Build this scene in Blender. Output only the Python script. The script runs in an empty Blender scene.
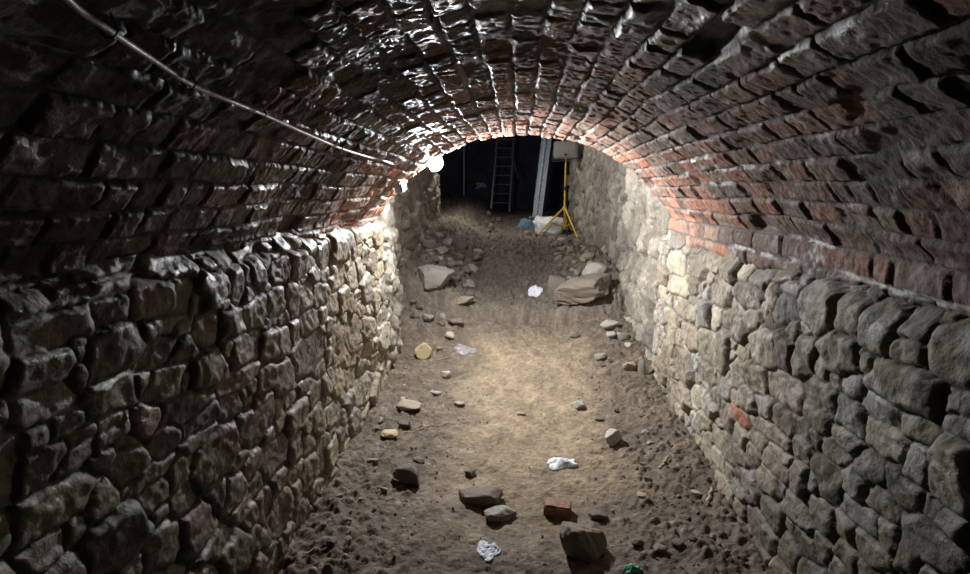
import bpy, bmesh, math, random
import numpy as np
from mathutils import Vector, Matrix, Euler
random.seed(7)
S = bpy.context.scene
C = S.collection

# ------------------------------------------------------------------ camera
FPX = 560.0; EYE = 2.2
pitch = math.atan(95/FPX); yaw = math.atan(37/math.hypot(FPX, 95))
cam = bpy.data.cameras.new('camera'); camo = bpy.data.objects.new('camera', cam); C.objects.link(camo)
cam.sensor_width = 36.0; cam.lens = FPX/970*36; cam.clip_start = .05; cam.clip_end = 200
camo.location = (0, 0, EYE); camo.rotation_euler = (math.pi/2-pitch, 0, yaw)
S.camera = camo
FW = (-math.sin(yaw)*math.cos(pitch), math.cos(yaw)*math.cos(pitch), -math.sin(pitch))
RT = (math.cos(yaw), math.sin(yaw), 0.0)
UP = (RT[1]*FW[2]-RT[2]*FW[1], RT[2]*FW[0]-RT[0]*FW[2], RT[0]*FW[1]-RT[1]*FW[0])
def ray(px, py):
    a = (px-485)/FPX; b = -(py-287)/FPX
    return [FW[i]+a*RT[i]+b*UP[i] for i in range(3)]
def on_wall(px, py, X):
    d = ray(px, py); t = X/d[0]; return d[1]*t, EYE+d[2]*t
def at_y(px, py, Y):
    d = ray(px, py); t = Y/d[1]; return Vector((d[0]*t, Y, EYE+d[2]*t))

# ------------------------------------------------------------------ tunnel dimensions
HW = 1.5; SPR = 1.94; VR = 1.748; VC = 1.04; VEND = 5.9; REAR = -1.6
def on_vault(px, py, r):
    d = ray(px, py); oz = EYE-VC
    a = d[0]**2+d[2]**2; b = 2*oz*d[2]; c = oz*oz-r*r
    t = (-b+math.sqrt(b*b-4*a*c))/(2*a)
    return Vector((d[0]*t, d[1]*t, EYE+d[2]*t))

# ------------------------------------------------------------------ numpy noise
def _h(ix, iy, seed):
    n = (ix.astype(np.int64)*374761393 + iy.astype(np.int64)*668265263 + seed*144665) & 0xffffffff
    n = ((n ^ (n >> 13))*1274126177) & 0xffffffff
    n = ((n ^ (n >> 16))*2246822519) & 0xffffffff
    n = n ^ (n >> 15)
    return (n & 0xffffff)/float(0xffffff)
def vn(x, y, seed=0):
    ix = np.floor(x); iy = np.floor(y); fx = x-ix; fy = y-iy
    fx = fx*fx*fx*(fx*(fx*6-15)+10); fy = fy*fy*fy*(fy*(fy*6-15)+10)
    a = _h(ix, iy, seed); b = _h(ix+1, iy, seed); c = _h(ix, iy+1, seed); d = _h(ix+1, iy+1, seed)
    return (a*(1-fx)+b*fx)*(1-fy)+(c*(1-fx)+d*fx)*fy
def fbm(x, y, seed=0, oct=4, gain=.5):
    s = np.zeros_like(np.asarray(x, float)); a = 1.0; t = 0.0
    for i in range(oct):
        s = s + a*(vn(x*2**i+i*17.3, y*2**i-i*9.1, seed+i)-.5); t += a; a *= gain
    return s/t*2
def sstep(a, b, x):
    t = np.clip((x-a)/(b-a), 0, 1); return t*t*(3-2*t)
def hsh(i, seed):
    i = np.asarray(i); return _h(i, i*0+seed*7+3, seed)

# ------------------------------------------------------------------ materials
def nt(m): return m.node_tree.nodes, m.node_tree.links
def masonry_mat(name, bump=.35, bscale=45, r0=.35, r1=.8, coat=0.0, vlo=.6, vhi=1.25, spec=.5):
    m = bpy.data.materials.new(name); m.use_nodes = True; N, L = nt(m)
    b = N['Principled BSDF']
    at = N.new('ShaderNodeAttribute'); at.attribute_name = 'tone'
    tc = N.new('ShaderNodeTexCoord')
    n1 = N.new('ShaderNodeTexNoise'); n1.inputs['Scale'].default_value = 22; n1.inputs['Detail'].default_value = 9; n1.inputs['Roughness'].default_value = .68
    L.new(tc.outputs['Object'], n1.inputs['Vector'])
    mr = N.new('ShaderNodeMapRange'); mr.inputs[1].default_value = .3; mr.inputs[2].default_value = .7; mr.inputs[3].default_value = vlo; mr.inputs[4].default_value = vhi
    L.new(n1.outputs['Fac'], mr.inputs[0])
    mx = N.new('ShaderNodeVectorMath'); mx.operation = 'SCALE'
    L.new(at.outputs['Color'], mx.inputs[0]); L.new(mr.outputs[0], mx.inputs['Scale'])
    L.new(mx.outputs[0], b.inputs['Base Color'])
    n2 = N.new('ShaderNodeTexNoise'); n2.inputs['Scale'].default_value = 9; n2.inputs['Detail'].default_value = 6
    L.new(tc.outputs['Object'], n2.inputs['Vector'])
    m2 = N.new('ShaderNodeMapRange'); m2.inputs[1].default_value = .35; m2.inputs[2].default_value = .65; m2.inputs[3].default_value = r0; m2.inputs[4].default_value = r1
    L.new(n2.outputs['Fac'], m2.inputs[0])
    ad = N.new('ShaderNodeMath'); ad.operation = 'ADD'; ad.use_clamp = True
    L.new(m2.outputs[0], ad.inputs[0]); L.new(at.outputs['Alpha'], ad.inputs[1])
    L.new(ad.outputs[0], b.inputs['Roughness'])
    n3 = N.new('ShaderNodeTexNoise'); n3.inputs['Scale'].default_value = bscale; n3.inputs['Detail'].default_value = 9; n3.inputs['Roughness'].default_value = .62
    L.new(tc.outputs['Object'], n3.inputs['Vector'])
    bp = N.new('ShaderNodeBump'); bp.inputs['Strength'].default_value = bump; bp.inputs['Distance'].default_value = .02
    L.new(n3.outputs['Fac'], bp.inputs['Height']); L.new(bp.outputs[0], b.inputs['Normal'])
    b.inputs['Specular IOR Level'].default_value = spec
    b.inputs['Coat Weight'].default_value = coat; b.inputs['Coat Roughness'].default_value = .12
    if coat: L.new(bp.outputs[0], b.inputs['Coat Normal'])
    return m
def mat(name, col, rough=.6, metal=0.0, var=.25, nscale=30, bump=.2, bscale=60, emis=None, trans=0.0, alpha=1.0):
    m = bpy.data.materials.new(name); m.use_nodes = True; N, L = nt(m); b = N['Principled BSDF']
    tc = N.new('ShaderNodeTexCoord')
    n = N.new('ShaderNodeTexNoise'); n.inputs['Scale'].default_value = nscale; n.inputs['Detail'].default_value = 7; n.inputs['Roughness'].default_value = .65
    L.new(tc.outputs['Object'], n.inputs['Vector'])
    cr = N.new('ShaderNodeValToRGB')
    cr.color_ramp.elements[0].position = .3; cr.color_ramp.elements[1].position = .7
    cr.color_ramp.elements[0].color = [c*(1-var) for c in col]+[1]; cr.color_ramp.elements[1].color = [min(1, c*(1+var)) for c in col]+[1]
    L.new(n.outputs['Fac'], cr.inputs[0]); L.new(cr.outputs[0], b.inputs['Base Color'])
    b.inputs['Roughness'].default_value = rough; b.inputs['Metallic'].default_value = metal
    b.inputs['Transmission Weight'].default_value = trans; b.inputs['Alpha'].default_value = alpha
    if bump:
        n3 = N.new('ShaderNodeTexNoise'); n3.inputs['Scale'].default_value = bscale; n3.inputs['Detail'].default_value = 8
        L.new(tc.outputs['Object'], n3.inputs['Vector'])
        bp = N.new('ShaderNodeBump'); bp.inputs['Strength'].default_value = bump; bp.inputs['Distance'].default_value = .015
        L.new(n3.outputs['Fac'], bp.inputs['Height']); L.new(bp.outputs[0], b.inputs['Normal'])
    if emis:
        b.inputs['Emission Color'].default_value = list(emis[0])+[1]; b.inputs['Emission Strength'].default_value = emis[1]
    return m
M_STONE_L = masonry_mat('damp_rubble_stone', bump=.5, r0=.30, r1=.75, coat=.10)
M_STONE_R = masonry_mat('grey_rubble_stone', bump=.55, r0=.42, r1=.85)
M_BRICK = masonry_mat('wet_vault_brick', bump=.55, bscale=42, r0=.27, r1=.75, coat=.08)
M_SOIL = masonry_mat('trodden_soil', bump=.85, bscale=38, r0=.6, r1=.95, vlo=.62, vhi=1.3, spec=.35)
M_OUTER = masonry_mat('rough_trench_stone', bump=.6, bscale=25, r0=.6, r1=.9)

# ------------------------------------------------------------------ object helpers
def link(name, me, m=None, parent=None):
    o = bpy.data.objects.new(name, me); C.objects.link(o)
    if m: me.materials.append(m)
    if parent: o.parent = parent
    return o
def tag(o, label, cat, group=None, kind=None):
    o['label'] = label; o['category'] = cat
    if group: o['group'] = group
    if kind: o['kind'] = kind
    return o
def struct(o): o['kind'] = 'structure'; return o
def thing(name, label, cat, loc=(0, 0, 0), rot=(0, 0, 0), group=None):
    o = bpy.data.objects.new(name, None); C.objects.link(o); o.empty_display_size = .1
    o.location = loc; o.rotation_euler = rot; return tag(o, label, cat, group)
def grid_mesh(name, P, tone, extra=None):
    """P (n,m,3) points, tone (n,m,4); extra = (verts, faces) added to close the back"""
    n, m = P.shape[:2]
    v = P.reshape(-1, 3); idx = np.arange(n*m).reshape(n, m)
    q = np.stack([idx[:-1, :-1], idx[1:, :-1], idx[1:, 1:], idx[:-1, 1:]], -1).reshape(-1, 4)
    t = tone.reshape(-1, 4)
    if extra is not None:
        ev, ef = extra(P, idx)
        if len(ev):
            v = np.concatenate([v, np.asarray(ev, float)]); t = np.concatenate([t, np.tile(np.median(t, 0), (len(ev), 1))])
        q = np.concatenate([q, np.asarray(ef)])
    me = bpy.data.meshes.new(name)
    me.vertices.add(len(v)); me.vertices.foreach_set('co', v.ravel().astype(np.float32))
    me.loops.add(q.size); me.loops.foreach_set('vertex_index', q.ravel().astype(np.int32))
    me.polygons.add(len(q)); me.polygons.foreach_set('loop_start', np.arange(0, q.size, 4, dtype=np.int32))
    me.polygons.foreach_set('loop_total', np.full(len(q), 4, dtype=np.int32))
    me.polygons.foreach_set('use_smooth', np.ones(len(q), dtype=bool))
    a = me.attributes.new('tone', 'FLOAT_COLOR', 'POINT'); a.data.foreach_set('color', t.ravel().astype(np.float32))
    me.update(calc_edges=True); me.validate()
    return me
def back_of(offset):
    """closes a sheet into a slab: rim bands to an offset copy of the border and a back face"""
    off = np.asarray(offset, float)
    def f(P, idx):
        n, m = idx.shape
        b = np.concatenate([idx[:, 0], idx[-1, 1:], idx[-2::-1, -1], idx[0, -2:0:-1]])
        flat = P.reshape(-1, 3)
        ev = flat[b]+off
        k = len(b); base = n*m
        fs = [[b[(i+1) % k], b[i], base+i, base+(i+1) % k] for i in range(k)]
        c = [0, n-1, n+m-2, 2*n+m-3]
        fs.append([base+c[0], base+c[3], base+c[2], base+c[1]])
        return ev, fs
    return f

# ------------------------------------------------------------------ rubble stone walls
LEFT_PX = [(32,301,21,9),(95,289,35,9),(110,309,17,13),(149,297,20,20),(50,330,42,16),(112,351,30,24),(156,328,20,8),(160,349,20,11),
 (38,370,28,17),(75,349,6,13),(46,402,25,14),(104,396,26,20),(163,382,14,12),(45,279,20,7),(66,422,18,12),(35,436,12,10),(108,437,15,8),
 (141,421,10,12),(41,464,24,16),(77,456,18,14),(56,505,40,22),(123,468,13,16),(146,476,17,7),(147,498,14,13),(110,540,31,33),(36,550,24,13),
 (158,546,17,24),(68,532,8,10),(163,440,11,13),(205,289,12,17),(230,284,7,16),(251,272,6,16),(277,270,9,11),(295,265,7,14),(176,294,8,18),
 (200,329,12,12),(251,312,12,14),(272,305,9,16),(291,300,6,18),(305,296,7,13),(308,322,7,11),(177,329,10,8),(177,347,10,10),(238,350,15,15),
 (263,347,8,14),(281,340,7,15),(293,333,5,11),(308,355,15,19),(203,372,14,16),(237,378,14,10),(226,406,10,11),(197,421,15,8),(194,440,14,9),
 (212,456,21,26),(255,420,18,22),(278,415,4,16),(273,456,13,18),(248,468,8,14),(232,490,12,16),(212,497,10,16),(277,512,12,20),(194,525,18,22),
 (235,511,11,8),(212,543,16,10),(250,540,8,14),(316,418,6,17)]
RIGHT_PX = [(825,304,18,25),(852,279,7,9),(870,285,8,14),(913,290,22,12),(949,300,12,10),(860,314,12,18),(891,330,18,26),(926,323,20,18),
 (952,318,12,9),(850,356,18,19),(919,352,16,11),(962,347,26,30),(915,386,36,22),(813,352,9,16),(863,383,11,10),(829,397,16,14),(857,417,14,16),
 (824,417,12,14),(892,437,18,13),(930,430,15,13),(930,463,10,23),(962,477,24,36),(838,450,12,9),(875,468,13,14),(857,486,9,16),(833,480,14,18),
 (911,495,20,15),(886,502,12,14),(860,513,22,13),(951,521,22,18),(938,541,26,20),(826,517,14,14),(850,530,10,12),(873,549,16,15),(892,536,10,12),
 (852,556,12,14),(910,556,12,18),(678,263,9,11),(697,267,10,12),(733,266,8,16),(763,276,10,9),(789,276,10,7),(681,287,10,10),(723,292,11,14),
 (752,297,12,11),(778,296,7,12),(797,286,9,6),(707,315,7,13),(719,319,6,12),(731,321,7,11),(759,319,7,9),(711,345,9,16),(727,351,7,21),
 (771,347,12,18),(793,352,8,15),(806,361,9,12),(790,392,16,15),(760,377,9,14),(685,308,11,10),(693,336,9,12),(686,366,10,14),(742,309,6,7),
 (790,308,12,12),(752,401,8,11),(768,408,9,9),(744,416,9,6),(761,425,9,8),(779,435,11,10),(788,421,8,9),(806,428,10,8),(761,441,9,8),(756,453,7,9),
 (779,464,15,10),(783,451,9,6),(743,436,8,9),(744,458,9,9),(771,483,10,16),(804,483,9,18),(753,481,10,12),(776,512,11,15),(764,529,13,14),
 (803,512,15,16),(792,552,9,16),(809,542,13,13),(731,416,7,13),(711,405,8,10),(728,486,9,9),(743,489,6,7),(726,443,11,11),(708,446,6,12),
 (683,393,9,9),(690,436,5,10)]
def stone_layout(px, X, u0, u1, v0, v1, seed, big=(.13, .085)):
    rng = random.Random(seed); st = []
    for i, (cx, cy, hw, hh) in enumerate(px):
        u, v = on_wall(cx, cy, X); ua, _ = on_wall(cx-hw, cy, X); ub, _ = on_wall(cx+hw, cy, X)
        b = hh*u/FPX*1.02
        st.append((u, v, abs(ub-ua)/2*1.04, b, rng.uniform(-.06, .06), 1 if (cx, cy) == (744, 416) else 0))
    A = np.array(st) if st else np.zeros((0, 6))
    out = [tuple(r) for r in A]
    for k in range(26000):
        f = k/26000
        sc = (1.25-f*.95)*rng.uniform(.75, 1.25)
        a = big[0]*sc*rng.uniform(.65, 1.35); b = big[1]*sc*rng.uniform(.75, 1.3)
        if a < .02 or b < .018: continue
        u = rng.uniform(u0-.1, u1+.1); v = rng.uniform(v0-.1, v1+.05)
        if len(A):
            d = (np.abs((A[:, 0]-u)/(A[:, 2]+a))**2.6+np.abs((A[:, 1]-v)/(A[:, 3]+b))**2.6)
            if d.min() < .90: continue
        r = (u, v, a, b, rng.uniform(-.12, .12), 0)
        out.append(r); A = np.array(out) if len(out) % 1 == 0 else A
    return np.array(out)
def stone_field(st, U, V, seed):
    """per grid point: own cell index, distance to the joint"""
    n, m = U.shape
    wu = U+.014*fbm(U*14, V*14, seed+50, 3); wv = V+.014*fbm(U*14, V*14, seed+60, 3)
    best = np.full((n, m), 1e9); sec = np.full((n, m), 1e9); own = np.zeros((n, m), int)
    ucol = U[:, 0]
    for i, (u, v, a, b, th, fl) in enumerate(st):
        R = 3.0*max(a, b)+.08
        i0 = np.searchsorted(ucol, u-R); i1 = np.searchsorted(ucol, u+R)
        if i1 <= i0: continue
        sl = slice(i0, i1)
        du = wu[sl]-u; dv = wv[sl]-v; c, s = math.cos(th), math.sin(th)
        d = ((np.abs(c*du+s*dv)/a)**2.7+(np.abs(-s*du+c*dv)/b)**2.7)**(1/2.7)
        # comparable to metres: scaled outside distance
        d = (d-1)*min(a, b)
        bb = best[sl]; ss = sec[sl]; oo = own[sl]
        lt = d < bb
        ss[:] = np.where(lt, bb, np.minimum(ss, d)); oo[lt] = i; bb[:] = np.where(lt, d, bb)
    edge = (sec-best)/2
    return own, edge, best
def stone_wall(name, side, px, y0, y1, z0, z1, seed, m, base, du=.0095, relief=1.0, big=(.13, .085), thick=.45, pathx=None, shade_y=3.6, shade_amt=.5):
    X = side*HW
    us = np.concatenate([np.arange(y0, 1.3, .05), np.arange(max(y0, 1.3), y1+du, du)]); vs = np.arange(z0, z1+du, du)
    U, V = np.meshgrid(us, vs, indexing='ij')
    st = stone_layout(px, X, y0, y1, z0, z1, seed, big)
    own, edge, best = stone_field(st, U, V, seed)
    k = np.arange(len(st)); r1, r2, r3, r4, r5 = [hsh(k, seed+q) for q in range(5)]
    size = np.minimum(st[:, 2], st[:, 3])
    w = np.clip(size*.40, .013, .034)[own]
    e = np.clip(edge/w, 0, 1)
    gap = sstep(.02, .07, best)                       # outside any stone: mortar
    dome = np.sqrt(np.clip(1-(1-e)**2, 0, 1))
    amp = (.026+.036*r1*np.clip(size/.08, .5, 1.3))[own]
    tilt = ((r2-.5)*.30)[own]*(U-st[own, 0])+((r3-.5)*.34)[own]*(V-st[own, 1])
    h = dome*(amp+tilt*np.clip(e, 0, 1))*(1-.85*gap)
    fa = fbm(U*7+own*3.1, V*7+own*1.7, seed+8, 2); fb = fbm(U*11+own*5.3, V*11-own*2.9, seed+14, 2)
    h += dome*(1-gap)*(.009*fbm(U*20, V*20, seed+5, 4, .6)+.016*np.minimum(0, fa+.04)+.012*np.abs(fb)-.004)
    h += .005*fbm(U*34, V*34, seed+9, 3)*(.6+1.2*gap)+.03*fbm(U*1.1, V*1.3, seed+11, 2)
    h *= relief
    if pathx is None: h = h-.075*sstep(z1-.13, z1-.02, V+.06*fbm(U*3.1, V*0, seed+91, 3))
    # dirt washed against the foot
    bx = np.zeros_like(U)+X if pathx is None else pathx(U)
    P = np.stack([bx-side*h, U, V], -1)
    cols = np.array(base)
    pick = (r4*len(cols)).astype(int) % len(cols)
    col = cols[pick]*(.72+.56*r5)[:, None]
    tone = np.ones(U.shape+(4,))
    sc = col[own]
    sc = np.where(((st[own, 5] == 1) & (best < .006))[..., None], np.array((.40, .15, .09)), sc)
    blot = .85+.35*fbm(U*5, V*5, seed+21, 3)
    mort = np.array((.17, .145, .115))*(.75+.5*vn(U*20, V*20, seed+4))[..., None]
    near_shade = (1-shade_amt*sstep(shade_y+1.2, shade_y-1.2, U+.9*fbm(U*.9, V*1.1, seed+71, 3)))[..., None]  # stone darkens towards the camera, painting in the lamp's falloff
    sc = sc*near_shade
    mw = np.clip((1-sstep(.05, .35, e))+gap, 0, 1)[..., None]
    tone[..., :3] = np.clip(sc*blot[..., None], .02, .8)*(1-mw)+mort*mw*near_shade
    # pale lime crust over patches
    lime = near_shade[..., 0]*sstep(.28, .5, fbm(U*2.6, V*3.3, seed+31, 4))*sstep(.0, .25, fbm(U*26, V*26, seed+32, 2))*.55
    tone[..., :3] = tone[..., :3]*(1-lime[..., None])+np.array((.5, .48, .44))*lime[..., None]
    tone[..., 3] = np.clip((r2[own]-.4)*.35+mw[..., 0]*.25, 0, .4)
    if side > 0: P = P[::-1]; tone = tone[::-1]
    me = grid_mesh(name, P, tone, back_of((side*thick, 0, 0)))
    return struct(link(name, me, m))
PAL_L = [(.34, .28, .19), (.28, .23, .155), (.36, .31, .22), (.29, .26, .20), (.25, .205, .145)]
PAL_R = [(.38, .33, .235), (.32, .275, .20), (.41, .36, .265), (.32, .30, .25), (.28, .23, .165)]
stone_wall('wall_left', -1, LEFT_PX, -1.6, 6.1, -.55, 1.955, 11, M_STONE_L, PAL_L, shade_y=3.9, shade_amt=.55)
stone_wall('wall_right', 1, RIGHT_PX, -1.6, 6.05, -.55, 1.80, 23, M_STONE_R, PAL_R, shade_y=3.5, shade_amt=.60)
PAL_O = [(.32, .285, .225), (.26, .23, .185), (.36, .325, .26)]
def path_ro(u): return 1.56-.032*(u-6.0)+.05*fbm(u*.8, u*0, 5, 2)
def path_lo(u): return -1.53-.19*sstep(6.0, 7.4, u)-.02*(u-6.0)-.05*fbm(u*.9, u*0, 6, 2)
stone_wall('wall_right_outer', 1, [], 6.0, 14.5, -.1, 4.9, 37, M_OUTER, PAL_O, du=.03, relief=1.9, big=(.11, .15), pathx=path_ro)
stone_wall('wall_left_outer', -1, [], 6.0, 12.2, -.1, 3.9, 41, M_OUTER, PAL_O, du=.03, relief=1.9, big=(.15, .11), pathx=path_lo)

# ------------------------------------------------------------------ brick barrel vault
def vault():
    du = .0095; ds = .0095
    half = math.asin(HW/VR); SL = VR*half
    ss = np.arange(-SL-.07, SL+.235, ds); us = np.concatenate([np.arange(REAR, 1.25, .05), np.arange(1.25, VEND+du, du)])
    Sg, U = np.meshgrid(ss, us, indexing='ij')
    seed = 71
    # courses run along the tunnel; each wanders a little
    wob = .030*fbm(U*.55, Sg*1.2, seed, 3)+.010*fbm(U*5, Sg*5, seed+3, 3)
    nC = 29; cw = 2*SL/nC
    sc = (Sg+SL+wob)/cw
    ci = np.floor(sc).astype(int); fs = sc-ci
    ln = .27+.08*hsh(ci, 5)                      # brick length per course
    bu = (U+.018*fbm(U*6, Sg*7, seed+6, 2))/ln+hsh(ci, 6)*7
    bi = np.floor(bu).astype(int)
    jit = lambda q: (_h(ci*1.0, q*1.0, 91)-.5)*.34
    # jittered perpends
    lo = bi+jit(bi); hi = bi+1+jit(bi+1)
    below = bu < lo; above = bu > hi
    bi = np.where(below, bi-1, np.where(above, bi+1, bi))
    lo = bi+jit(bi); hi = bi+1+jit(bi+1)
    # some bricks are split into two headers
    split = _h(ci*1.0, bi*1.0, 77) < .22
    mid = (lo+hi)/2; sub = split & (bu > mid)
    lo2 = np.where(sub, mid, lo); hi2 = np.where(split & ~sub, mid, hi)
    bid = bi*2+sub
    d_u = np.minimum(bu-lo2, hi2-bu)*ln; d_s = np.minimum(fs, 1-fs)*cw
    R = lambda q: _h(ci*1.0, bid*1.0, q)
    jw = .0045+.005*vn(U*4, Sg*4, seed+12)
    dd = np.minimum(d_u, d_s)-jw+.006*fbm(U*30, Sg*30, seed+14, 3)
    # rounded corners
    e = np.clip(dd/(.008+.010*R(8)), 0, 1)
    dome = np.sqrt(np.clip(1-(1-e)**2, 0, 1))
    cu = (bu-(lo2+hi2)/2)*ln; cs = (fs-.5)*cw
    h = dome*(.014+.016*(R(1)-.4)+cu*(R(2)-.5)*.12+cs*(R(3)-.5)*.14)
    h += dome*.007*fbm(U*22, Sg*22, seed+15, 4)+.004*fbm(U*50, Sg*50, seed+16, 2)
    spall = sstep(.15, .5, fbm(U*3.2, Sg*4.2, seed+22, 4))
    h -= dome*spall*.014*(.4+R(4))
    gone = (R(5) < .012) | ((R(5) < .025) & (np.abs(Sg-.9) < .3) & (U < 4.2))
    h = np.where(gone, h*.4-.042*sstep(-.004, .02, dd), h)
    h += .035*fbm(U*.7, Sg*.9, seed+30, 2)-.018
    low = np.where(Sg > 0, .235, .07)-(np.abs(Sg)-SL)      # worn, uneven lower edge
    h -= (.045*sstep(.07, .0, low+.09*fbm(U*2.7, Sg*0, seed+33, 3)))
    # ragged end at the mouth
    key = hsh(ci, 19); uend = VEND-.09*key-.03*vn(Sg*40, Sg*0, 3)
    Y = REAR+(U-REAR)*(uend-REAR)/(VEND-REAR)
    Y = np.where(U < VEND-.6, U, U+(uend-VEND)*((U-(VEND-.6))/.6))
    th = Sg/VR; r = VR-h
    thc = np.clip(th, -half, half)                # below the springing the brick face drops straight down
    drop = np.abs(Sg)-SL; dz = np.where(drop > 0, drop, 0)
    px_ = np.where(drop > 0, np.sign(Sg)*(HW-h*(1-.35*0)), r*np.sin(thc))
    bl = sstep(-.10, .0, drop)
    xin = r*np.sin(thc)*(1-bl)+np.sign(Sg)*(HW-h)*bl
    zin = (VC+r*np.cos(thc))*(1-bl)+(VC+VR*np.cos(thc))*bl
    P = np.stack([np.where(drop > 0, px_, xin), Y, np.where(drop > 0, SPR-dz, zin)], -1)
    cols = np.array([(.20, .125, .095), (.25, .135, .092), (.16, .115, .095), (.29, .145, .10), (.21, .165, .13), (.13, .10, .085)])
    ck = (R(6)*6).astype(int) % 6
    col = cols[ck]*(.7+.6*R(7))[..., None]
    # paints lamp glow on red brick at the mouth, sooty shade deeper in
    mouth_glow = sstep(3.1, 5.3, U+.6*fbm(U*1.2, Sg*1.2, seed+41, 3))
    soot_shade = (1-.55*sstep(.1, 1.0, -Sg+.35*fbm(U*1.3, Sg*1.3, seed+47, 3))*(1-mouth_glow))*(1-.35*sstep(2.6, 1.6, U))
    col = col*((.50+1.0*mouth_glow)*soot_shade)[..., None]*np.array((1.10, .98, .88))*np.array((1.03, 1.02, 1.06))**mouth_glow[..., None]
    tone = np.ones(U.shape+(4,))
    mort = np.array((.075, .066, .06))*((.6+.8*vn(U*18, Sg*18, seed+44)+1.2*mouth_glow)*soot_shade)[..., None]
    mw = (1-sstep(.0, .45, e))[..., None]
    c = col*(1-mw)+mort*mw
    # lime bloom: threads along the joints and blotches
    thread = sstep(.10, .35, fbm(U*1.3, Sg*9, seed+51, 3))*(d_s < .013)*(vn(U*9, Sg*9, seed+52) > .42)
    blotch = sstep(.36, .55, fbm(U*2.3, Sg*2.6, seed+53, 4))*sstep(.05, .4, fbm(U*24, Sg*24, seed+54, 3))
    lime = np.clip(.75*thread+.6*blotch, 0, .85)[..., None]
    lime = lime*soot_shade[..., None]; c = c*(1-lime)+np.array((.46, .45, .43))*lime
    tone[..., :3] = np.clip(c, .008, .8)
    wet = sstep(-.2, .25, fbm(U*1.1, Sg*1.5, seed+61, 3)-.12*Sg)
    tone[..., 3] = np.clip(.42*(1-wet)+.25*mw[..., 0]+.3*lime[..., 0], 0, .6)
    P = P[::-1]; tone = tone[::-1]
    def shell(P, idx):
        n, m = idx.shape
        sub = list(range(0, n, 8));  sub = sub if sub[-1] == n-1 else sub+[n-1]
        flat = P.reshape(-1, 3); ev = []; fs_ = []; base = n*m
        def outer(p):
            v = p-np.array((0, p[1], VC)); v = v/np.linalg.norm(v)*(VR+.32); return np.array((v[0], p[1], VC+v[2]))
        # full-resolution ring at both ends, then outer surface
        for col_ in (0, m-1):
            for i in range(n): ev.append(outer(flat[idx[i, col_]]))
        a = base; b = base+n
        for i in range(n-1):
            fs_.append([idx[i+1, 0], idx[i, 0], a+i, a+i+1])
            fs_.append([idx[i, m-1], idx[i+1, m-1], b+i+1, b+i])
            fs_.append([a+i+1, a+i, b+i, b+i+1])
        return ev, fs_
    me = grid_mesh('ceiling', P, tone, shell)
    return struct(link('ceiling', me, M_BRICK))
vault()

# ------------------------------------------------------------------ earth floor
_py = np.array([-2, 1.0, 2.2, 3.2, 4.5, 5.8, 6.7, 7.4, 7.52, 9.0, 10.4, 11.5, 12.5, 15, 17, 22.])
_pz = np.array([-.25, -.22, -.15, -.07, .02, .14, .31, .45, .62, .88, 1.10, 1.18, 1.22, 1.56, 1.60, 1.62])
def zf(x, y):
    x = np.asarray(x, float); y = np.asarray(y, float)
    yw = y+.22*fbm(x*1.3, y*.6, 301, 3)*sstep(4.5, 7, y)
    z = np.interp(yw, _py, _pz)
    ax = np.abs(x)
    inn = 1-sstep(6.2, 8.5, y)
    z = z+inn*(.10*sstep(.75, 1.5, x)+.02*sstep(.85, 1.5, -x)-.035*(1-sstep(.2, 1.0, ax)))
    # heap beyond the mouth, rubble banks against both sides
    z = z+.26*np.exp(-(((x+.35)/1.0)**2+((y-10.2)/1.25)**2))
    z = z+.30*sstep(.5, 1.4, x)*sstep(6.4, 8.2, y)*(1-sstep(9.0, 10.9, y))
    z = z+.42*sstep(.55, 1.5, -x)*sstep(6.6, 8.0, y)
    rough = .45+.9*sstep(.45, 1.2, ax+.25*fbm(x*2, y*2, 310, 2))+.8*sstep(3.6, 2.4, y)+1.2*sstep(6.5, 8, y)
    z = z+.030*fbm(x*2.2, y*2.2, 320, 3)+rough*(.020*fbm(x*7, y*7, 330, 4)+.042*np.maximum(0, fbm(x*13, y*13, 340, 4, .6))+.012*fbm(x*36, y*36, 350, 2))
    return z
def floor():
    xs = np.concatenate([np.arange(-6, -1.9, .08), np.arange(-1.9, 1.9, .0125), np.arange(1.9, 3.2, .08)])
    ys = np.concatenate([np.arange(-1.9, 1.5, .06), np.arange(1.5, 7.4, .0125), np.arange(7.4, 12.5, .025), np.arange(12.5, 19.6, .08)])
    X, Y = np.meshgrid(xs, ys, indexing='ij')
    Z = zf(X, Y)
    tone = np.ones(X.shape+(4,))
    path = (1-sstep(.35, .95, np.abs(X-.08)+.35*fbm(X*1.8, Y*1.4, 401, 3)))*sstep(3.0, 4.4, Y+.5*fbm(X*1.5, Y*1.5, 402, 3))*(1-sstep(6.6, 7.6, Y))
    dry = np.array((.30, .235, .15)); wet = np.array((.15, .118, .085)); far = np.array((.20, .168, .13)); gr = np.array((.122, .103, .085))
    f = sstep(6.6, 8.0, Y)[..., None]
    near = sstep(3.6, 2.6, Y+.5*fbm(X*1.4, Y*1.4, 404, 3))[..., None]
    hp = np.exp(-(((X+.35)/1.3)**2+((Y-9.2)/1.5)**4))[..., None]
    far = far*(1-.42*hp)  # heap soil darkened, painting in shade on its near side
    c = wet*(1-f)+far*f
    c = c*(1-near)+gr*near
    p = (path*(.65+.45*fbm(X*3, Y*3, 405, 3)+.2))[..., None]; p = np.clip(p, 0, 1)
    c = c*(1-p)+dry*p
    chips = sstep(.42, .55, fbm(X*26, Y*26, 407, 3))[..., None]*.45
    c = c*(1-chips)+np.array((.33, .29, .24))*chips
    # pale lime splash in the foreground dirt
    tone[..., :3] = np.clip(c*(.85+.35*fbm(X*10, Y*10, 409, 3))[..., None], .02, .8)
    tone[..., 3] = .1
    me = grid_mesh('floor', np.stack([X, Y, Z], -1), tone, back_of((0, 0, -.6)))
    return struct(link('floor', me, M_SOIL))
floor()
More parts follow.
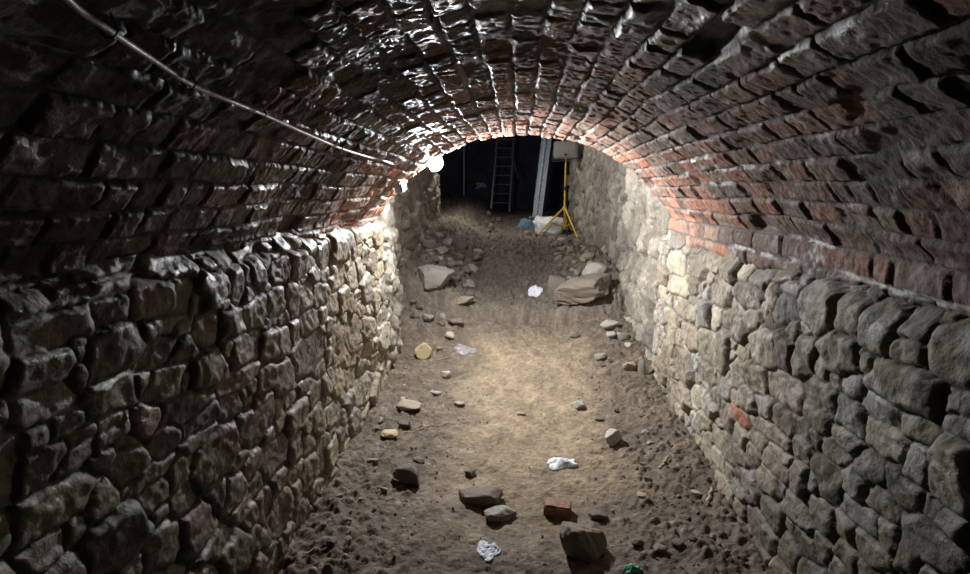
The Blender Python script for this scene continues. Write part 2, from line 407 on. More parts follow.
def on_floor(px, py):
    d = ray(px, py)
    t = 1.2
    while t < 25:
        x, y, z = d[0]*t, d[1]*t, EYE+d[2]*t
        if z < float(zf(x, y)): break
        t += .01
    return Vector((x, y, float(zf(x, y))))

# end of the excavation: an earth bank far behind
def back_wall():
    xs = np.arange(-6, 3.0, .06); zs = np.arange(.5, 5.2, .06)
    X, Z = np.meshgrid(xs, zs, indexing='ij')
    Y = 19.2-.22*fbm(X*.8, Z*.8, 501, 4)-.07*fbm(X*5, Z*5, 505, 3)
    tone = np.ones(X.shape+(4,)); tone[..., :3] = np.array((.085, .085, .12))*(.7+.5*vn(X*3, Z*3, 7))[..., None]; tone[..., 3] = .2  # bluish tint paints glare haze into the bank's colour
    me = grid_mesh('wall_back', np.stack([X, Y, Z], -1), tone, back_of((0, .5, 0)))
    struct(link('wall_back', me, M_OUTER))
back_wall()

# ------------------------------------------------------------------ small mesh builder
class MB:
    def __init__(s): s.bm = bmesh.new()
    def box(s, c, size, rot=None, bev=0.0):
        r = bmesh.ops.create_cube(s.bm, size=1.0); vs = r['verts']
        M = Matrix.Translation(c) @ (rot.to_matrix().to_4x4() if rot else Matrix()) @ Matrix.Diagonal((*size, 1))
        bmesh.ops.transform(s.bm, matrix=M, verts=vs)
        if bev:
            es = list({e for v in vs for e in v.link_edges})
            bmesh.ops.bevel(s.bm, geom=es, offset=bev, segments=2, affect='EDGES')
        return s
    def rod(s, a, b, r, r2=None, seg=14):
        a = Vector(a); b = Vector(b); d = b-a
        q = d.to_track_quat('Z', 'Y')
        bmesh.ops.create_cone(s.bm, cap_ends=True, segments=seg, radius1=r, radius2=r if r2 is None else r2, depth=d.length,
                              matrix=Matrix.Translation((a+b)/2) @ q.to_matrix().to_4x4())
        return s
    def tube(s, pts, r, seg=10):
        pts = [Vector(p) for p in pts]; rings = []
        nrm = Vector((0, 0, 1))
        for i, p in enumerate(pts):
            t = (pts[min(i+1, len(pts)-1)]-pts[max(i-1, 0)]).normalized()
            a = nrm-t*nrm.dot(t)
            if a.length < 1e-3: a = t.orthogonal()
            a.normalize(); b = t.cross(a); nrm = a
            rr = r[i] if isinstance(r, (list, tuple)) else r
            rings.append([s.bm.verts.new(p+a*math.cos(k*2*math.pi/seg)*rr+b*math.sin(k*2*math.pi/seg)*rr) for k in range(seg)])
        for i in range(len(rings)-1):
            for k in range(seg):
                s.bm.faces.new((rings[i][k], rings[i][(k+1) % seg], rings[i+1][(k+1) % seg], rings[i+1][k]))
        s.bm.faces.new(rings[0][::-1]); s.bm.faces.new(rings[-1])
        return s
    def lathe(s, prof, M=None, seg=28):
        """prof: (r, z) pairs"""
        rings = []; M = M or Matrix()
        for r, z in prof:
            if r < 1e-6: rings.append([s.bm.verts.new(M @ Vector((0, 0, z)))])
            else: rings.append([s.bm.verts.new(M @ Vector((r*math.cos(k*2*math.pi/seg), r*math.sin(k*2*math.pi/seg), z))) for k in range(seg)])
        for A, B in zip(rings[:-1], rings[1:]):
            for k in range(seg):
                k2 = (k+1) % seg
                if len(A) == 1 and len(B) == 1: continue
                if len(A) == 1: s.bm.faces.new((A[0], B[k2], B[k]))
                elif len(B) == 1: s.bm.faces.new((A[k], A[k2], B[0]))
                else: s.bm.faces.new((A[k], A[k2], B[k2], B[k]))
        return s
    def build(s, name, m, parent=None, smooth=True):
        bmesh.ops.recalc_face_normals(s.bm, faces=s.bm.faces)
        me = bpy.data.meshes.new(name); s.bm.to_mesh(me); s.bm.free()
        if smooth:
            me.polygons.foreach_set('use_smooth', [True]*len(me.polygons)); me.set_sharp_from_angle(angle=math.radians(38))
        return link(name, me, m, parent)
def catmull(pts, n=10):
    pts = [Vector(p) for p in pts]; P = [pts[0]*2-pts[1]]+pts+[pts[-1]*2-pts[-2]]; out = []
    for i in range(1, len(P)-2):
        for k in range(n):
            t = k/n; a, b, c, d = P[i-1:i+3]
            out.append(.5*((2*b)+(c-a)*t+(2*a-5*b+4*c-d)*t*t+(3*b-a-3*c+d)*t**3))
    return out+[pts[-1]]

M_WHITE_LENS = mat('lit_lamp_glass', (.9, .92, .95), .3, var=0, bump=0, emis=((.96, .97, 1.0), 2900.0))
M_DARKMETAL = mat('black_painted_metal', (.03, .03, .033), .45, bump=.05)
M_GALV = mat('galvanised_steel', (.42, .47, .52), .42, .75, var=.22, nscale=14, bump=.12)
M_ALU = mat('dull_aluminium', (.34, .36, .40), .4, .8, var=.15, bump=.08)
M_YELLOW = mat('yellow_painted_steel', (.62, .40, .035), .45, var=.18, bump=.08)
M_GREYBOX = mat('pale_grey_painted_metal', (.24, .235, .22), .55, var=.12, nscale=12, bump=.08)
M_CABLE = mat('grey_cable_sheath', (.40, .38, .37), .38, var=.2, nscale=18, bump=.1)
M_BOX = mat('pale_blue_grey_plastic', (.30, .38, .41), .4, var=.1, bump=.05)
M_RUBBER = mat('black_rubber', (.02, .02, .02), .7, bump=.1)
M_GLASS = mat('dark_floodlight_glass', (.08, .09, .1), .08, var=.05, bump=0)
M_BAG = mat('white_plastic_sack', (.72, .74, .74), .35, var=.08, nscale=10, bump=.15)
M_BLUE = mat('blue_plastic_sheet', (.10, .19, .30), .4, var=.3, nscale=12, bump=.15)
M_PAPER = mat('white_crumpled_plastic', (.68, .71, .78), .45, var=.1, nscale=25, bump=.2)
M_GREEN = mat('green_bottle_glass', (.10, .36, .25), .2, var=.3, bump=.1)
M_WOOD = mat('weathered_wood', (.36, .29, .20), .75, var=.3, nscale=25, bump=.4)
M_LIME = mat('wet_white_lime', (.36, .40, .43), .4, var=.7, nscale=45, bump=.8)

# ------------------------------------------------------------------ lit work lamp hanging in the mouth
def lamp():
    p = at_y(435, 163, 6.0)
    t = thing('work_lamp', 'lit white round work lamp hung under the left of the arch mouth', 'lamp', p)
    d = Vector((.83, -.48, -.28)).normalized(); R = d.to_track_quat('Z', 'Y').to_matrix().to_4x4()
    hs = MB(); hs.lathe([(0, -.15), (.035, -.15), (.045, -.13), (.05, -.10), (.082, -.05), (.094, -.012), (.094, .0), (.088, .004), (.0, -.004)], R).build('housing', M_DARKMETAL, t)
    g = MB().lathe([(.086, .003), (.083, .02), (.072, .042), (.052, .060), (.028, .071), (0, .075)], R).build('lamp_glass', M_WHITE_LENS, t)
    g['label'] = 'glowing white domed glass'
    hook = catmull([Vector((0, 0, 0))-d*.13, (-.07, .08, .03), (-.05, -.02, .07), (-.02, -.16, .075), (-.02, -.22, .09)], 8)
    MB().tube(hook, .006, 8).build('hook', M_DARKMETAL, t)
    return t
lamp()
# second site lamp outside, on the trench wall above the sight line of the arch
def site_lamp(loc, aim, power, col, label, size=.22):
    t = thing('site_floodlight', label, 'lamp', loc)
    d = (Vector(aim)-Vector(loc)).normalized(); q = d.to_track_quat('Z', 'Y'); R = q.to_matrix().to_4x4()
    MB().box(d*-.05, (.30, .24, .08), q, .012).build('housing', M_DARKMETAL, t)
    MB().box(d*-.006, (.26, .20, .006), q).build('lamp_glass', mat('lit_floodlight_glass', (.9, .9, .9), .3, var=0, bump=0, emis=(col, power)), t)
    MB().tube(catmull([d*-.1, d*-.16+Vector((-.06, 0, .05)), Vector((-.26, 0, .04))], 6), .014, 8).build('bracket', M_DARKMETAL, t)
    return t
site_lamp((-1.42, 12.0, 3.62), (1.0, 10.6, 1.6), 420.0, (1.0, .96, .90), 'small black site floodlight high on left trench wall')

# ------------------------------------------------------------------ cable on the vault and its box
cab = [(20, -60), (70, 2), (110, 31), (150, 58), (190, 84), (230, 101), (262, 114), (300, 131), (340, 148), (372, 158), (388, 162)]
pts = [on_vault(x, y, VR-.030-.004*(i % 3)) for i, (x, y) in enumerate(cab)]
pts += [at_y(396, 166, 5.45), at_y(401, 171, 5.5), at_y(402, 178, 5.52)]
cb = thing('electric_cable', 'long grey electric cable sagging along the left side of the brick vault', 'cable', pts[6])
o0 = pts[6]
MB().tube(catmull([p-o0 for p in pts], 14), .0072, 10).build('sheath', M_CABLE, cb)
for i in (2, 4, 6, 8):
    p = pts[i]-o0; n = Vector((pts[i].x, 0, pts[i].z-VC)).normalized(); tdir = (pts[i+1]-pts[i-1]).normalized()
    m = MB(); m.tube([p-tdir.cross(n)*.02+n*.03, p-tdir.cross(n)*.014-n*.008, p-n*.015, p+tdir.cross(n)*.014-n*.008, p+tdir.cross(n)*.02+n*.03], .0028, 6)
    m.build('cable_clip', M_DARKMETAL, cb)
bp = at_y(400, 187, 5.52)
jb = thing('junction_box', 'small pale blue junction box at the left edge of the arch, end of the cable', 'box', bp, (0, math.radians(-20), math.radians(72)))
MB().box((0, 0, 0), (.115, .075, .10), None, .012).build('box_body', M_BOX, jb)
MB().box((0, -.043, 0), (.105, .012, .09), None, .005).build('lid', M_BOX, jb)
MB().rod((0, 0, .05), (0, 0, .075), .016).build('cable_gland', M_RUBBER, jb)

# ------------------------------------------------------------------ yellow tripod with grey floodlight
def tripod():
    Y = 12.4
    base = at_y(564, 238, Y); base.z = float(zf(base.x, Y))
    t = thing('tripod_stand', 'yellow steel tripod lamp stand on the earth beside the right wall', 'tripod', base)
    head = at_y(562, 156, Y).z-base.z
    topz = .62
    mast = MB(); mast.rod((0, 0, .16), (0, 0, 1.05), .024).build('mast', M_YELLOW, t)
    MB().rod((0, 0, 1.05), (0, 0, head), .017).build('upper_mast', M_YELLOW, t)
    MB().rod((0, 0, 1.0), (0, 0, 1.09), .034).build('collar', M_DARKMETAL, t)
    MB().rod((0, 0, topz-.05), (0, 0, topz+.05), .04).build('leg_hub', M_YELLOW, t)
    MB().rod((.03, 0, 1.05), (.09, 0, 1.05), .012).build('locking_knob', M_DARKMETAL, t)
    for a in (192, -66, 75):
        ca, sa = math.cos(math.radians(a)), math.sin(math.radians(a))
        R = .62
        fz = float(zf(base.x+ca*R, Y+sa*R))-base.z+.015
        lg = MB().rod((ca*.03, sa*.03, topz), (ca*R, sa*R, fz), .021).build('leg', M_YELLOW, t)
        MB().rod((0, 0, .22), (ca*.34, sa*.34, topz+(fz-topz)*.5), .011).build('brace', M_YELLOW, t)
        MB().rod((ca*R*.97, sa*R*.97, fz+.03), (ca*R*1.02, sa*R*1.02, fz-.02), .03).build('rubber_foot', M_RUBBER, lg)
    # the floodlight clamped on top, its grey back towards the tunnel
    c = at_y(566, 150, Y)
    f = thing('floodlight', 'pale grey rectangular floodlight on top of the yellow tripod, seen from behind', 'lamp', c, (math.radians(-6), 0, math.radians(-8)))
    MB().box((0, 0, 0), (.52, .12, .36), None, .025).build('housing', M_GREYBOX, f)
    fr = MB()
    for x, z, sx, sz in ((0, .185, .56, .02), (0, -.185, .56, .02), (-.27, 0, .02, .39), (.27, 0, .02, .39)): fr.box((x, .06, z), (sx, .03, sz), None, .004)
    fr.build('front_frame', M_DARKMETAL, f)
    MB().box((0, .064, 0), (.5, .008, .34)).build('front_glass', M_GLASS, f)
    MB().box((0, -.064, .02), (.40, .012, .24), None, .005).build('back_cover', M_GREYBOX, f)
    yk = MB(); yk.box((0, -.0, -.235), (.58, .035, .012)).box((-.285, 0, -.12), (.012, .035, .24)).box((.285, 0, -.12), (.012, .035, .24))
    yk.build('yoke', M_DARKMETAL, f)
    MB().rod((.0, -.075, -.11), (.0, -.06, -.11), .03).build('cable_entry', M_RUBBER, f)
tripod()

# ------------------------------------------------------------------ galvanised prop, ladder, thin pole at the far end
def prop():
    Y = 15.0
    a = at_y(537, 212, Y); a.z = float(zf(a.x, Y)); b = at_y(549, 118, Y); b = a+(b-a)*1.12
    t = thing('steel_prop', 'tall galvanised twin channel steel post standing beyond the arch', 'post', a)
    d = b-a; L = d.length; q = d.to_track_quat('Z', 'Y'); X = q @ Vector((1, 0, 0)); Yv = q @ Vector((0, 1, 0))
    X = Vector((1, 0, 0))-d.normalized()*d.normalized().x; X.normalize(); Yv = d.normalized().cross(X)
    M = Matrix((X, Yv, d.normalized())).transposed(); q = M.to_quaternion()
    for s in (-1, 1):
        m = MB(); c = X*s*.068
        m.box(d/2+c, (.118, .012, L), q).box(d/2+c+X*.055-Yv*.03, (.008, .06, L), q).box(d/2+c-X*.055-Yv*.03, (.008, .06, L), q)
        m.build('channel', M_GALV, t)
    for k in range(5):
        MB().box(d*(.14+.17*k)+Yv*.012, (.27, .012, .05), q).build('batten_plate', M_GALV, t)
    MB().box((0, 0, .0), (.42, .34, .03), None, .004).build('base_plate', M_GALV, t)
prop()
def ladder():
    Y = 16.6
    a = at_y(500, 209, Y); a.z = float(zf(a.x, Y)); b = at_y(507, 118, Y+.5); d = (b-a)*1.1; L = d.length; dn = d.normalized()
    t = thing('ladder', 'grey metal ladder standing in the dark pit beyond the arch', 'ladder', a)
    W = .27
    for s in (-1, 1): 
        q = dn.to_track_quat('Z', 'Y')
        MB().rod(Vector((s*W, 0, 0)), d+Vector((s*W*.86, 0, 0)), .032, seg=8).build('rail', M_ALU, t)
    n = int(L/.27)
    for k in range(1, n):
        p = d*(k*.27/L); w = W*(1-.14*k/n)
        MB().rod(p-Vector((w, 0, 0)), p+Vector((w, 0, 0)), .019, seg=8).build('rung', M_ALU, t)
    p = d*.62
    MB().rod(p+Vector((W*.5, -.03, 0)), Vector((W*2.0, -.1, .95)), .018, seg=8).build('stay', M_ALU, t)
    # thin pole left of it
    c = at_y(464, 204, 17.2); c.z = float(zf(c.x, 17.2)); e = at_y(464, 125, 17.2)
    th = thing('scaffold_pole', 'thin upright metal pole in the dark, left of the ladder', 'pole', c)
    MB().rod((0, 0, -.05), e-c, .028, seg=10).build('tube', M_ALU, th)
    MB().rod((0, 0, -.02), (0, 0, .02), .07, seg=12).build('foot_plate', M_ALU, th)
ladder()

# ------------------------------------------------------------------ loose crumpled things
def crumple(name, label, cat, px, py, w, h, m, seed, peak=.25, lift=.0, flat=True, yfix=None, ragged=.25):
    """a crumpled sheet/bag lying on the ground"""
    c = on_floor(px, py) if yfix is None else yfix
    W = w*c.y/FPX; D = h*c.y/FPX
    if flat:
        el = math.atan2(EYE-c.z, c.y); D = D/max(.25, math.sin(el))*.8
    rng = random.Random(seed); n = 34
    bm = bmesh.new(); V = []
    gx = np.linspace(-1, 1, n); A, B = np.meshgrid(gx, gx, indexing='ij')
    ang = np.arctan2(B, A); rr = np.maximum(np.abs(A), np.abs(B))
    rad = 1-ragged*(.5+.5*np.sin(ang*3+seed))*.6-ragged*vn(np.cos(ang)*2+9, np.sin(ang)*2+9, seed)
    rx = rr*np.cos(ang)*rad; ry = rr*np.sin(ang)*rad
    Hh = W*peak*(np.clip(1-rr**1.7, 0, 1)*(.4+.9*vn(A*1.6+5, B*1.6+5, seed+1))+.22*np.abs(fbm(A*3.2, B*3.2, seed+2, 3))*(.3+.7*(1-rr)))
    X = rx*W/2; Y = ry*D/2
    zg = zf(c.x+X, c.y+Y)-c.z
    top = np.stack([X, Y, zg+Hh+.006+lift], -1)
    bot = np.stack([X, Y, np.minimum(zg+.001+lift, zg+Hh)], -1)
    t = [[bm.verts.new(top[i, j]) for j in range(n)] for i in range(n)]
    b = [[bm.verts.new(bot[i, j]) for j in range(n)] for i in range(n)]
    for i in range(n-1):
        for j in range(n-1):
            bm.faces.new((t[i][j], t[i+1][j], t[i+1][j+1], t[i][j+1])); bm.faces.new((b[i][j], b[i][j+1], b[i+1][j+1], b[i+1][j]))
    rim = [(i, 0) for i in range(n)]+[(n-1, j) for j in range(1, n)]+[(i, n-1) for i in range(n-2, -1, -1)]+[(0, j) for j in range(n-2, 0, -1)]
    for k in range(len(rim)):
        p, q = rim[k], rim[(k+1) % len(rim)]
        bm.faces.new((t[p[0]][p[1]], b[p[0]][p[1]], b[q[0]][q[1]], t[q[0]][q[1]]))
    bmesh.ops.recalc_face_normals(bm, faces=bm.faces)
    me = bpy.data.meshes.new(name); bm.to_mesh(me); bm.free()
    me.polygons.foreach_set('use_smooth', [True]*len(me.polygons))
    o = link(name, me, m); o.location = c
    if yfix is None: CRUMP.append((c.x, c.y, W*.55))
    return tag(o, label, cat)
CRUMP = []
def gp(px, Y): 
    p = at_y(px, 210, Y); p.z = float(zf(p.x, Y)); return p
crumple('plastic_sheet', 'crumpled blue plastic sheet left of the white sack', 'sheet', 0, 0, 22, 9, M_BLUE, 8, .35, 0, False, gp(527, 13.4), .3)
crumple('plastic_scrap', 'white crumpled plastic scrap on the tan path near the tunnel front', 'scrap', 561, 464, 46, 18, M_PAPER, 12, .13, 0, True, None, .42)
crumple('plastic_scrap', 'small white scrap lying below the far earth heap', 'scrap', 535, 293, 16, 9, M_PAPER, 17, .16, 0, True, None, .1)
crumple('plastic_film', 'greyish translucent plastic film half buried at the far end of the path', 'scrap', 466, 350, 30, 7, mat('grey_film', (.22, .205, .20), .35, var=.15, bump=.2), 23, .08)
crumple('lime_clump', 'splashed bluish white lime clump in the dark foreground dirt', 'lime', 489, 552, 34, 32, M_LIME, 29, .03, 0, True, None, .42)
crumple('glass_shard', 'green glass shard at the bottom edge of the view', 'shard', 632, 570, 24, 13, M_GREEN, 31, .22, 0, True, None, .35)
fs = crumple('cloth_scrap', 'pale scrap caught on the dark earth bank far behind the arch', 'scrap', 0, 0, 20, 9, M_PAPER, 37, .2, 0, False, gp(481, 18.9), .5)
fs.rotation_euler = (math.pi/2, 0, .1); fs.location = at_y(481, 186, 18.95)

# ------------------------------------------------------------------ rocks
def rock_mesh(seed, sub=4, cuts=16, rough=.05, sharp=1.0):
    rng = random.Random(seed); bm = bmesh.new()
    bmesh.ops.create_icosphere(bm, subdivisions=sub, radius=1)
    for v in bm.verts: v.co = Vector([math.copysign(abs(c)**.58, c) for c in v.co])
    pl = []
    for k in range(cuts):
        n = Vector((rng.gauss(0, 1), rng.gauss(0, 1), rng.gauss(0, 1))).normalized(); pl.append((n, rng.uniform(.60, 1.02)))
    for v in bm.verts:
        for n, dd in pl:
            e = v.co.dot(n)-dd
            if e > 0: v.co -= n*e*sharp
    co = np.array([v.co for v in bm.verts])
    nz = fbm(co[:, 0]*2.1+co[:, 2]*1.3+seed, co[:, 1]*2.1-co[:, 2]*1.7, seed, 4)*1.0
    nz2 = fbm(co[:, 0]*6+co[:, 2]*3.3+seed, co[:, 1]*6-co[:, 2]*4.7, seed+9, 3)
    for v, a, b in zip(bm.verts, nz, nz2): v.co *= 1+rough*2.2*a+rough*1.6*b
    co = np.array([v.co for v in bm.verts]); mn, mxx = co.min(0), co.max(0)
    for v in bm.verts:
        for i in range(3): v.co[i] = (v.co[i]-mn[i])/(mxx[i]-mn[i])*2-1
    me = bpy.data.meshes.new('stone'); bm.to_mesh(me); bm.free()
    me.polygons.foreach_set('use_smooth', [True]*len(me.polygons))
    return me
sk = link('plastic_sack', rock_mesh(55, 4, 5, .11, .8), M_BAG); sk.data.name = 'plastic_sack'
c_ = gp(549, 12.85); sk.scale = (.38, .24, .24); sk.location = (c_.x, c_.y, c_.z+.17); tag(sk, 'bulging white plastic sack beside the yellow tripod', 'sack')
RM = {}
TAKEN = [(c_.x, c_.y, .42), (gp(527, 13.4).x, 13.4, .35), (gp(538, 15).x, 15.0, .35), (at_y(564, 238, 12.4).x, 12.4, .15)]
def rmat(kind):
    if kind not in RM:
        col, r = {'dark': ((.13, .11, .09), .7), 'tan': ((.30, .25, .18), .75), 'grey': ((.27, .25, .22), .75), 'pale': ((.42, .38, .32), .75),
                  'yellow': ((.46, .38, .20), .75), 'brick': ((.22, .12, .085), .8), 'brown': ((.19, .155, .12), .75)}[kind]
        RM[kind] = mat(kind+'_stone', col, r, var=.35, nscale=26, bump=.5, bscale=45)
    return RM[kind]
SEED = [100]
def rock(px, py, w, h, kind, label, df=.8, rot=None, name='stone', cat='stone', sink=.24, tilt=(0, 0), hmin=.3, sharp=1.0, group=None, mesh=None):
    """px,py = foot of the stone in the photo frame; w,h its size there"""
    SEED[0] += 1; s = SEED[0]; rng = random.Random(s)
    c = on_floor(px, py)
    W = w*c.y/FPX; hm = h*c.y/FPX; D = W*df
    el = math.atan2(EYE-c.z, c.y)
    H = max((hm-D*math.sin(el))/math.cos(el), hmin*W)
    me = mesh or rock_mesh(s, 5 if w > 33 else 4 if w > 12 else 3, sharp=sharp)
    if mesh is None: me.name = name
    o = link(name, me) ; 
    if mesh is None: me.materials.append(rmat(kind))
    o.scale = (W/2, D/2, H/2*(1+sink)); 
    cy = c.y+D*.35; cz = float(zf(c.x, cy))
    o.location = (c.x, cy, cz+H/2*(1-sink))
    o.rotation_euler = (math.radians(tilt[0]), math.radians(tilt[1]), math.radians(rng.uniform(-12, 12) if rot is None else rot))
    TAKEN.append((c.x, cy, W*.6))
    return tag(o, label, cat, group)
ROCKS = [
 (405, 487, 31, 29, 'dark', 'dark angular stone lying left of the path, lit on top', .75),
 (418, 463, 14, 9, 'dark', 'small dark stone just behind the angular dark stone at left', .8),
 (470, 477, 14, 11, 'dark', 'small dark lump on the path between the angular stone and the white scrap', .8),
 (481, 508, 50, 17, 'brown', 'long low flat stone in the foreground, left of centre', .55),
 (500, 522, 37, 20, 'grey', 'pale topped flat stone leaning on the long low stone in the foreground', .7),
 (584, 560, 55, 50, 'brown', 'biggest foreground stone, brown block casting a black shadow', .75),
 (598, 521, 22, 9, 'dark', 'thin dark stone between the biggest foreground stone and the brick piece', .6),
 (579, 409, 17, 11, 'grey', 'small pointed stone with dark near face on the tan path', .9),
 (599, 421, 9, 6, 'dark', 'tiny dark pebble right of the pointed stone on the path', .9),
 (614, 446, 21, 20, 'pale', 'pale squarish stone on the right half of the path', .75),
 (646, 434, 10, 8, 'grey', 'small grey stone right of the pale squarish stone', .8),
 (423, 358, 18, 19, 'yellow', 'yellowish upright stone near the left wall where the tunnel ends', .7),
 (408, 412, 28, 13, 'tan', 'broad tan stone lying near the foot of the left wall', .7),
 (404, 429, 15, 11, 'dark', 'dark wedge of stone in front of the broad tan stone at left', .6),
 (388, 439, 20, 12, 'yellow', 'yellowish flat stone close to the left wall foot', .8),
 (446, 379, 9, 8, 'pale', 'small whitish stone below the grey plastic film', .8),
 (459, 407, 12, 7, 'tan', 'small tan stone half sunk left of the path centre', .8),
 (449, 341, 10, 9, 'pale', 'small pale stone just above the grey plastic film', .8),
 (436, 396, 16, 8, 'grey', 'low grey stone right of the broad tan stone at left', .7),
 (434, 294, 40, 25, 'grey', 'large grey block against the left bank beyond the arch', .7),
 (595, 279, 25, 20, 'pale', 'smooth rounded grey boulder on the right bank below the tripod', .8),
 (611, 331, 22, 11, 'pale', 'flat pale stone in front of the big tilted slab', .7),
 (611, 341, 10, 8, 'pale', 'little pale stone below the flat pale stone at right', .8),
 (623, 340, 13, 9, 'grey', 'little grey stone between flat pale stone and right wall', .8),
 (601, 360, 14, 10, 'grey', 'rounded grey stone at the right border of the path', .8),
 (629, 348, 9, 6, 'pale', 'tiny pale stone close to the right wall end', .8),
 (642, 376, 8, 19, 'grey', 'thin upright stone leaning at the foot of the right wall end', .8),
 (631, 372, 16, 12, 'tan', 'tan stone left of the thin upright stone by the right wall', .8),
 (558, 298, 22, 24, 'brown', 'brown stone standing left of the rounded boulder, above the slab', .7),
 (460, 248, 17, 13, 'dark', 'dark lump on the left shoulder of the earth heap', .8),
 (464, 310, 20, 10, 'tan', 'tan stone at the foot of the earth heap, left side', .8),
 (455, 326, 16, 9, 'brown', 'brown stone below the tan stone at the heap foot', .8),
 (643, 499, 12, 8, 'yellow', 'small yellowish pebble on the dark soil at right', .8),
 (651, 445, 8, 5, 'tan', 'tiny tan pebble left of the pale splinter at right', .8),
 (638, 547, 14, 10, 'dark', 'dark clod right of the biggest foreground stone', .8),
 (662, 553, 16, 10, 'brown', 'brown clod near the front between big stone and right wall', .8),
 (697, 497, 11, 7, 'pale', 'small pale stone close to the foot of the right wall', .8),
 (685, 520, 13, 8, 'dark', 'dark small stone on the soil near the right wall foot', .8),
 (330, 545, 14, 9, 'dark', 'dark clod at the end of the twig by the left wall', .8),
 (521, 415, 9, 4, 'tan', 'thin tan chip in the middle of the path', .7),
 (372, 462, 14, 9, 'brown', 'brown stone at the left wall foot, left of the angular dark stone', .8),
 (563, 242, 14, 8, 'grey', 'grey stone just below the tripod feet', .8),
 (441, 254, 14, 9, 'grey', 'grey stone on the left bank above the large grey block', .8),
]
for r in ROCKS: rock(*r[:6], df=r[6], sink=.42 if r[2] > 35 else .26, sharp=.85 if 'round' in r[5] else 1.0)
# tilted slab with an open dark gap beneath
rock(583, 318, 66, 34, 'brown', 'big tilted slab of stone with a dark gap under its near edge', df=.75, tilt=(8, -17), sink=.0, hmin=.16)
# half brick in the foreground: a worn rectangular block
def brick(px, py, w, h, label, rot):
    c = on_floor(px, py); W = w*c.y/FPX; hm = h*c.y/FPX
    bm = bmesh.new(); bmesh.ops.create_cube(bm, size=1); bmesh.ops.scale(bm, vec=(W, W*.62, hm*.95), verts=bm.verts)
    bmesh.ops.bevel(bm, geom=list(bm.edges), offset=.012, segments=2, affect='EDGES'); bmesh.ops.subdivide_edges(bm, edges=list(bm.edges), cuts=3, use_grid_fill=True)
    for v in bm.verts: v.co += Vector([random.uniform(-.003, .003) for _ in range(3)])
    me = bpy.data.meshes.new('brick'); bm.to_mesh(me); bm.free(); me.polygons.foreach_set('use_smooth', [True]*len(me.polygons)); me.set_sharp_from_angle(angle=math.radians(40))
    o = link('brick', me, rmat('brick')); o.location = (c.x, c.y+.06, c.z+hm*.36); o.rotation_euler = (.06, .05, math.radians(rot)); tag(o, label, 'brick'); TAKEN.append((c.x, c.y+.06, W*.75))
brick(558, 519, 30, 16, 'broken half brick with dark front face behind the biggest foreground stone', -6)
# splinter and twigs
def stick(name, label, cat, a, b, r, m, lift=.012, top=None):
    A = on_floor(*a); B = on_floor(*b) if top is None else on_floor(*a)+Vector(top)
    P = [A.lerp(B, t) for t in np.linspace(0, 1, 9)]
    P = [Vector((p.x, p.y, (float(zf(p.x, p.y)) if top is None else p.z)+lift))+Vector((random.uniform(-1, 1), random.uniform(-1, 1), 0))*r*.6 for p in P]
    o = MB().tube([p-A for p in P], [r*(1-.45*k/8)*random.uniform(.85, 1.15) for k in range(9)], 8).build(name, m); o.location = A
    return tag(o, label, cat)
stick('wood_splinter', 'pale wooden splinter sticking up from the soil near the right wall', 'wood', (660, 469), None, .016, M_WOOD, 0.0, (.08, .05, .085))
stick('twig', 'long thin twig lying across the path below the broad tan stone', 'twig', (404, 434), (470, 422), .006, mat('reddish_twig', (.34, .22, .16), .7))
stick('twig', 'short pale twig by the foot of the left wall at the front', 'twig', (303, 556), (331, 545), .006, M_WOOD)
stick('wood_splinter', 'short weathered stake fragment lying by the right wall foot', 'wood', (707, 505), (711, 490), .017, M_WOOD, .01)
stick('twig', 'little tan twig right of the yellowish upright stone', 'twig', (437, 362), (452, 358), .006, M_WOOD)

# rubble heaps beyond the arch, one object per stone
TAKEN += CRUMP
protos = [rock_mesh(900+i, 3) for i in range(6)]
def heap(n, xr, yr, size, kinds, label, group, seed):
    rng = random.Random(seed); used = []
    cache = {}
    k = 0; tries = 0
    while k < n and tries < 4000:
        tries += 1
        x = rng.uniform(*xr); y = rng.uniform(*yr); w = size*rng.uniform(.55, 1.4)
        if any((x-a)**2+(y-b)**2 < ((w+c)*.46)**2 for a, b, c in used): continue
        if any((x-a)**2+(y-b)**2 < (c+w*.5)**2 for a, b, c in TAKEN): continue
        used.append((x, y, w)); TAKEN.append((x, y, w*.5)); kd = rng.choice(kinds); pi = rng.randrange(6)
        if (kd, pi) not in cache:
            me = protos[pi].copy(); me.name = 'stone'; me.materials.clear(); me.materials.append(rmat(kd)); cache[(kd, pi)] = me
        o = bpy.data.objects.new('stone', cache[(kd, pi)]); C.objects.link(o)
        h = w*rng.uniform(.5, .8)
        o.scale = (w/2, w*rng.uniform(.6, .9)/2, h/2); o.rotation_euler = (rng.uniform(-.25, .25), rng.uniform(-.25, .25), rng.uniform(0, 6.28))
        o.location = (x, y, float(zf(x, y))+h*.24)
        tag(o, label, 'stone', group); k += 1
heap(42, (-1.50, -.72), (7.15, 9.6), .17, ['dark', 'brown', 'dark', 'grey'], 'rubble stone in the heap against the left trench wall beyond the arch', 'rubble on the left bank', 5)
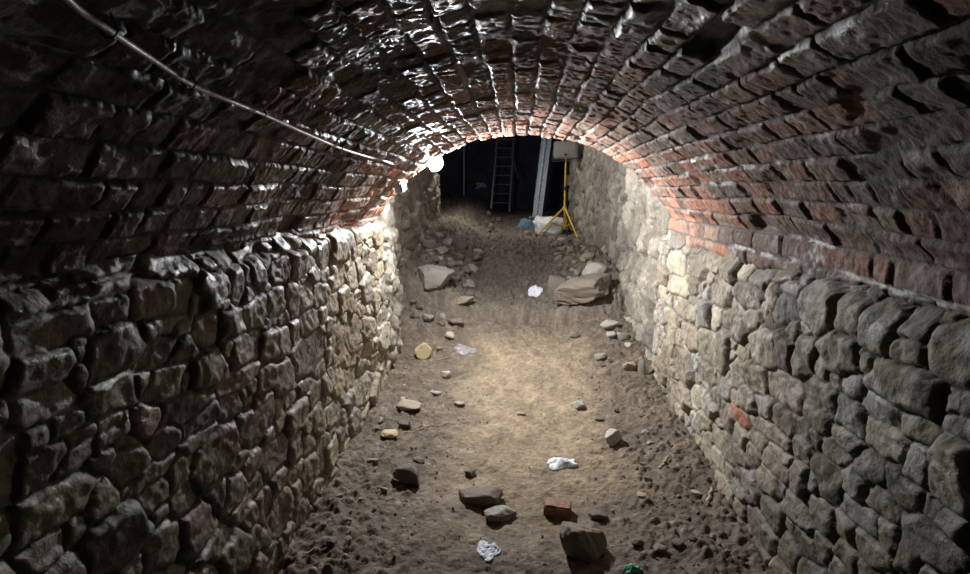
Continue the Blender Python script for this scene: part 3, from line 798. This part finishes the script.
heap(38, (.62, 1.12), (7.0, 11.6), .16, ['brown', 'grey', 'tan'], 'rubble stone on the bank along the right trench wall below the tripod', 'rubble on the right bank', 6)
heap(22, (-1.32, -.9), (2.6, 6.6), .06, ['brown', 'grey', 'tan'], 'small loose stone along the foot of the left tunnel wall', 'small stones along the left wall foot', 7)
heap(22, (.75, 1.3), (2.6, 6.4), .055, ['brown', 'grey', 'dark'], 'small loose stone along the foot of the right tunnel wall', 'small stones along the right wall foot', 8)
heap(16, (-.9, .9), (12.6, 15.2), .15, ['brown', 'tan', 'grey'], 'stone on the far rise of earth before the dark pit', 'stones on the far rise', 9)

# gravel and crumbs of soil nobody could count
def gravel():
    rng = random.Random(77); bm = bmesh.new()
    for k in range(2600):
        y = rng.uniform(1.9, 7.2); x = rng.uniform(-1.35, 1.35)
        if abs(x) < .5 and y > 3.2 and rng.random() < .75: continue
        r = .004+.011*rng.random()**3
        if any((x-a)**2+(y-b)**2 < (c+.01)**2 for a, b, c in TAKEN): continue
        z = float(zf(x, y))
        q = Euler((rng.random()*6, rng.random()*6, rng.random()*6)).to_matrix().to_4x4()
        bmesh.ops.create_icosphere(bm, subdivisions=1, radius=r, matrix=Matrix.Translation((x, y, z+r*.2)) @ q @ Matrix.Diagonal((1, rng.uniform(.5, .9), rng.uniform(.4, .8), 1)))
    me = bpy.data.meshes.new('gravel'); bm.to_mesh(me); bm.free()
    o = link('gravel', me, mat('mixed_gravel', (.19, .16, .13), .8, var=.5, nscale=9, bump=0))
    tag(o, 'scattered gravel and crumbs of soil over the tunnel floor', 'gravel', None, 'stuff')
gravel()

# ------------------------------------------------------------------ world: night sky over the open pit
w = bpy.data.worlds.new('night_sky'); S.world = w; w.use_nodes = True
bg = w.node_tree.nodes['Background']; bg.inputs[0].default_value = (.14, .17, .38, 1); bg.inputs[1].default_value = .03
S.view_settings.view_transform = 'Standard'; S.view_settings.look = 'None'; S.view_settings.exposure = 0.0; S.view_settings.gamma = 1.0
S.view_settings.use_curve_mapping = False
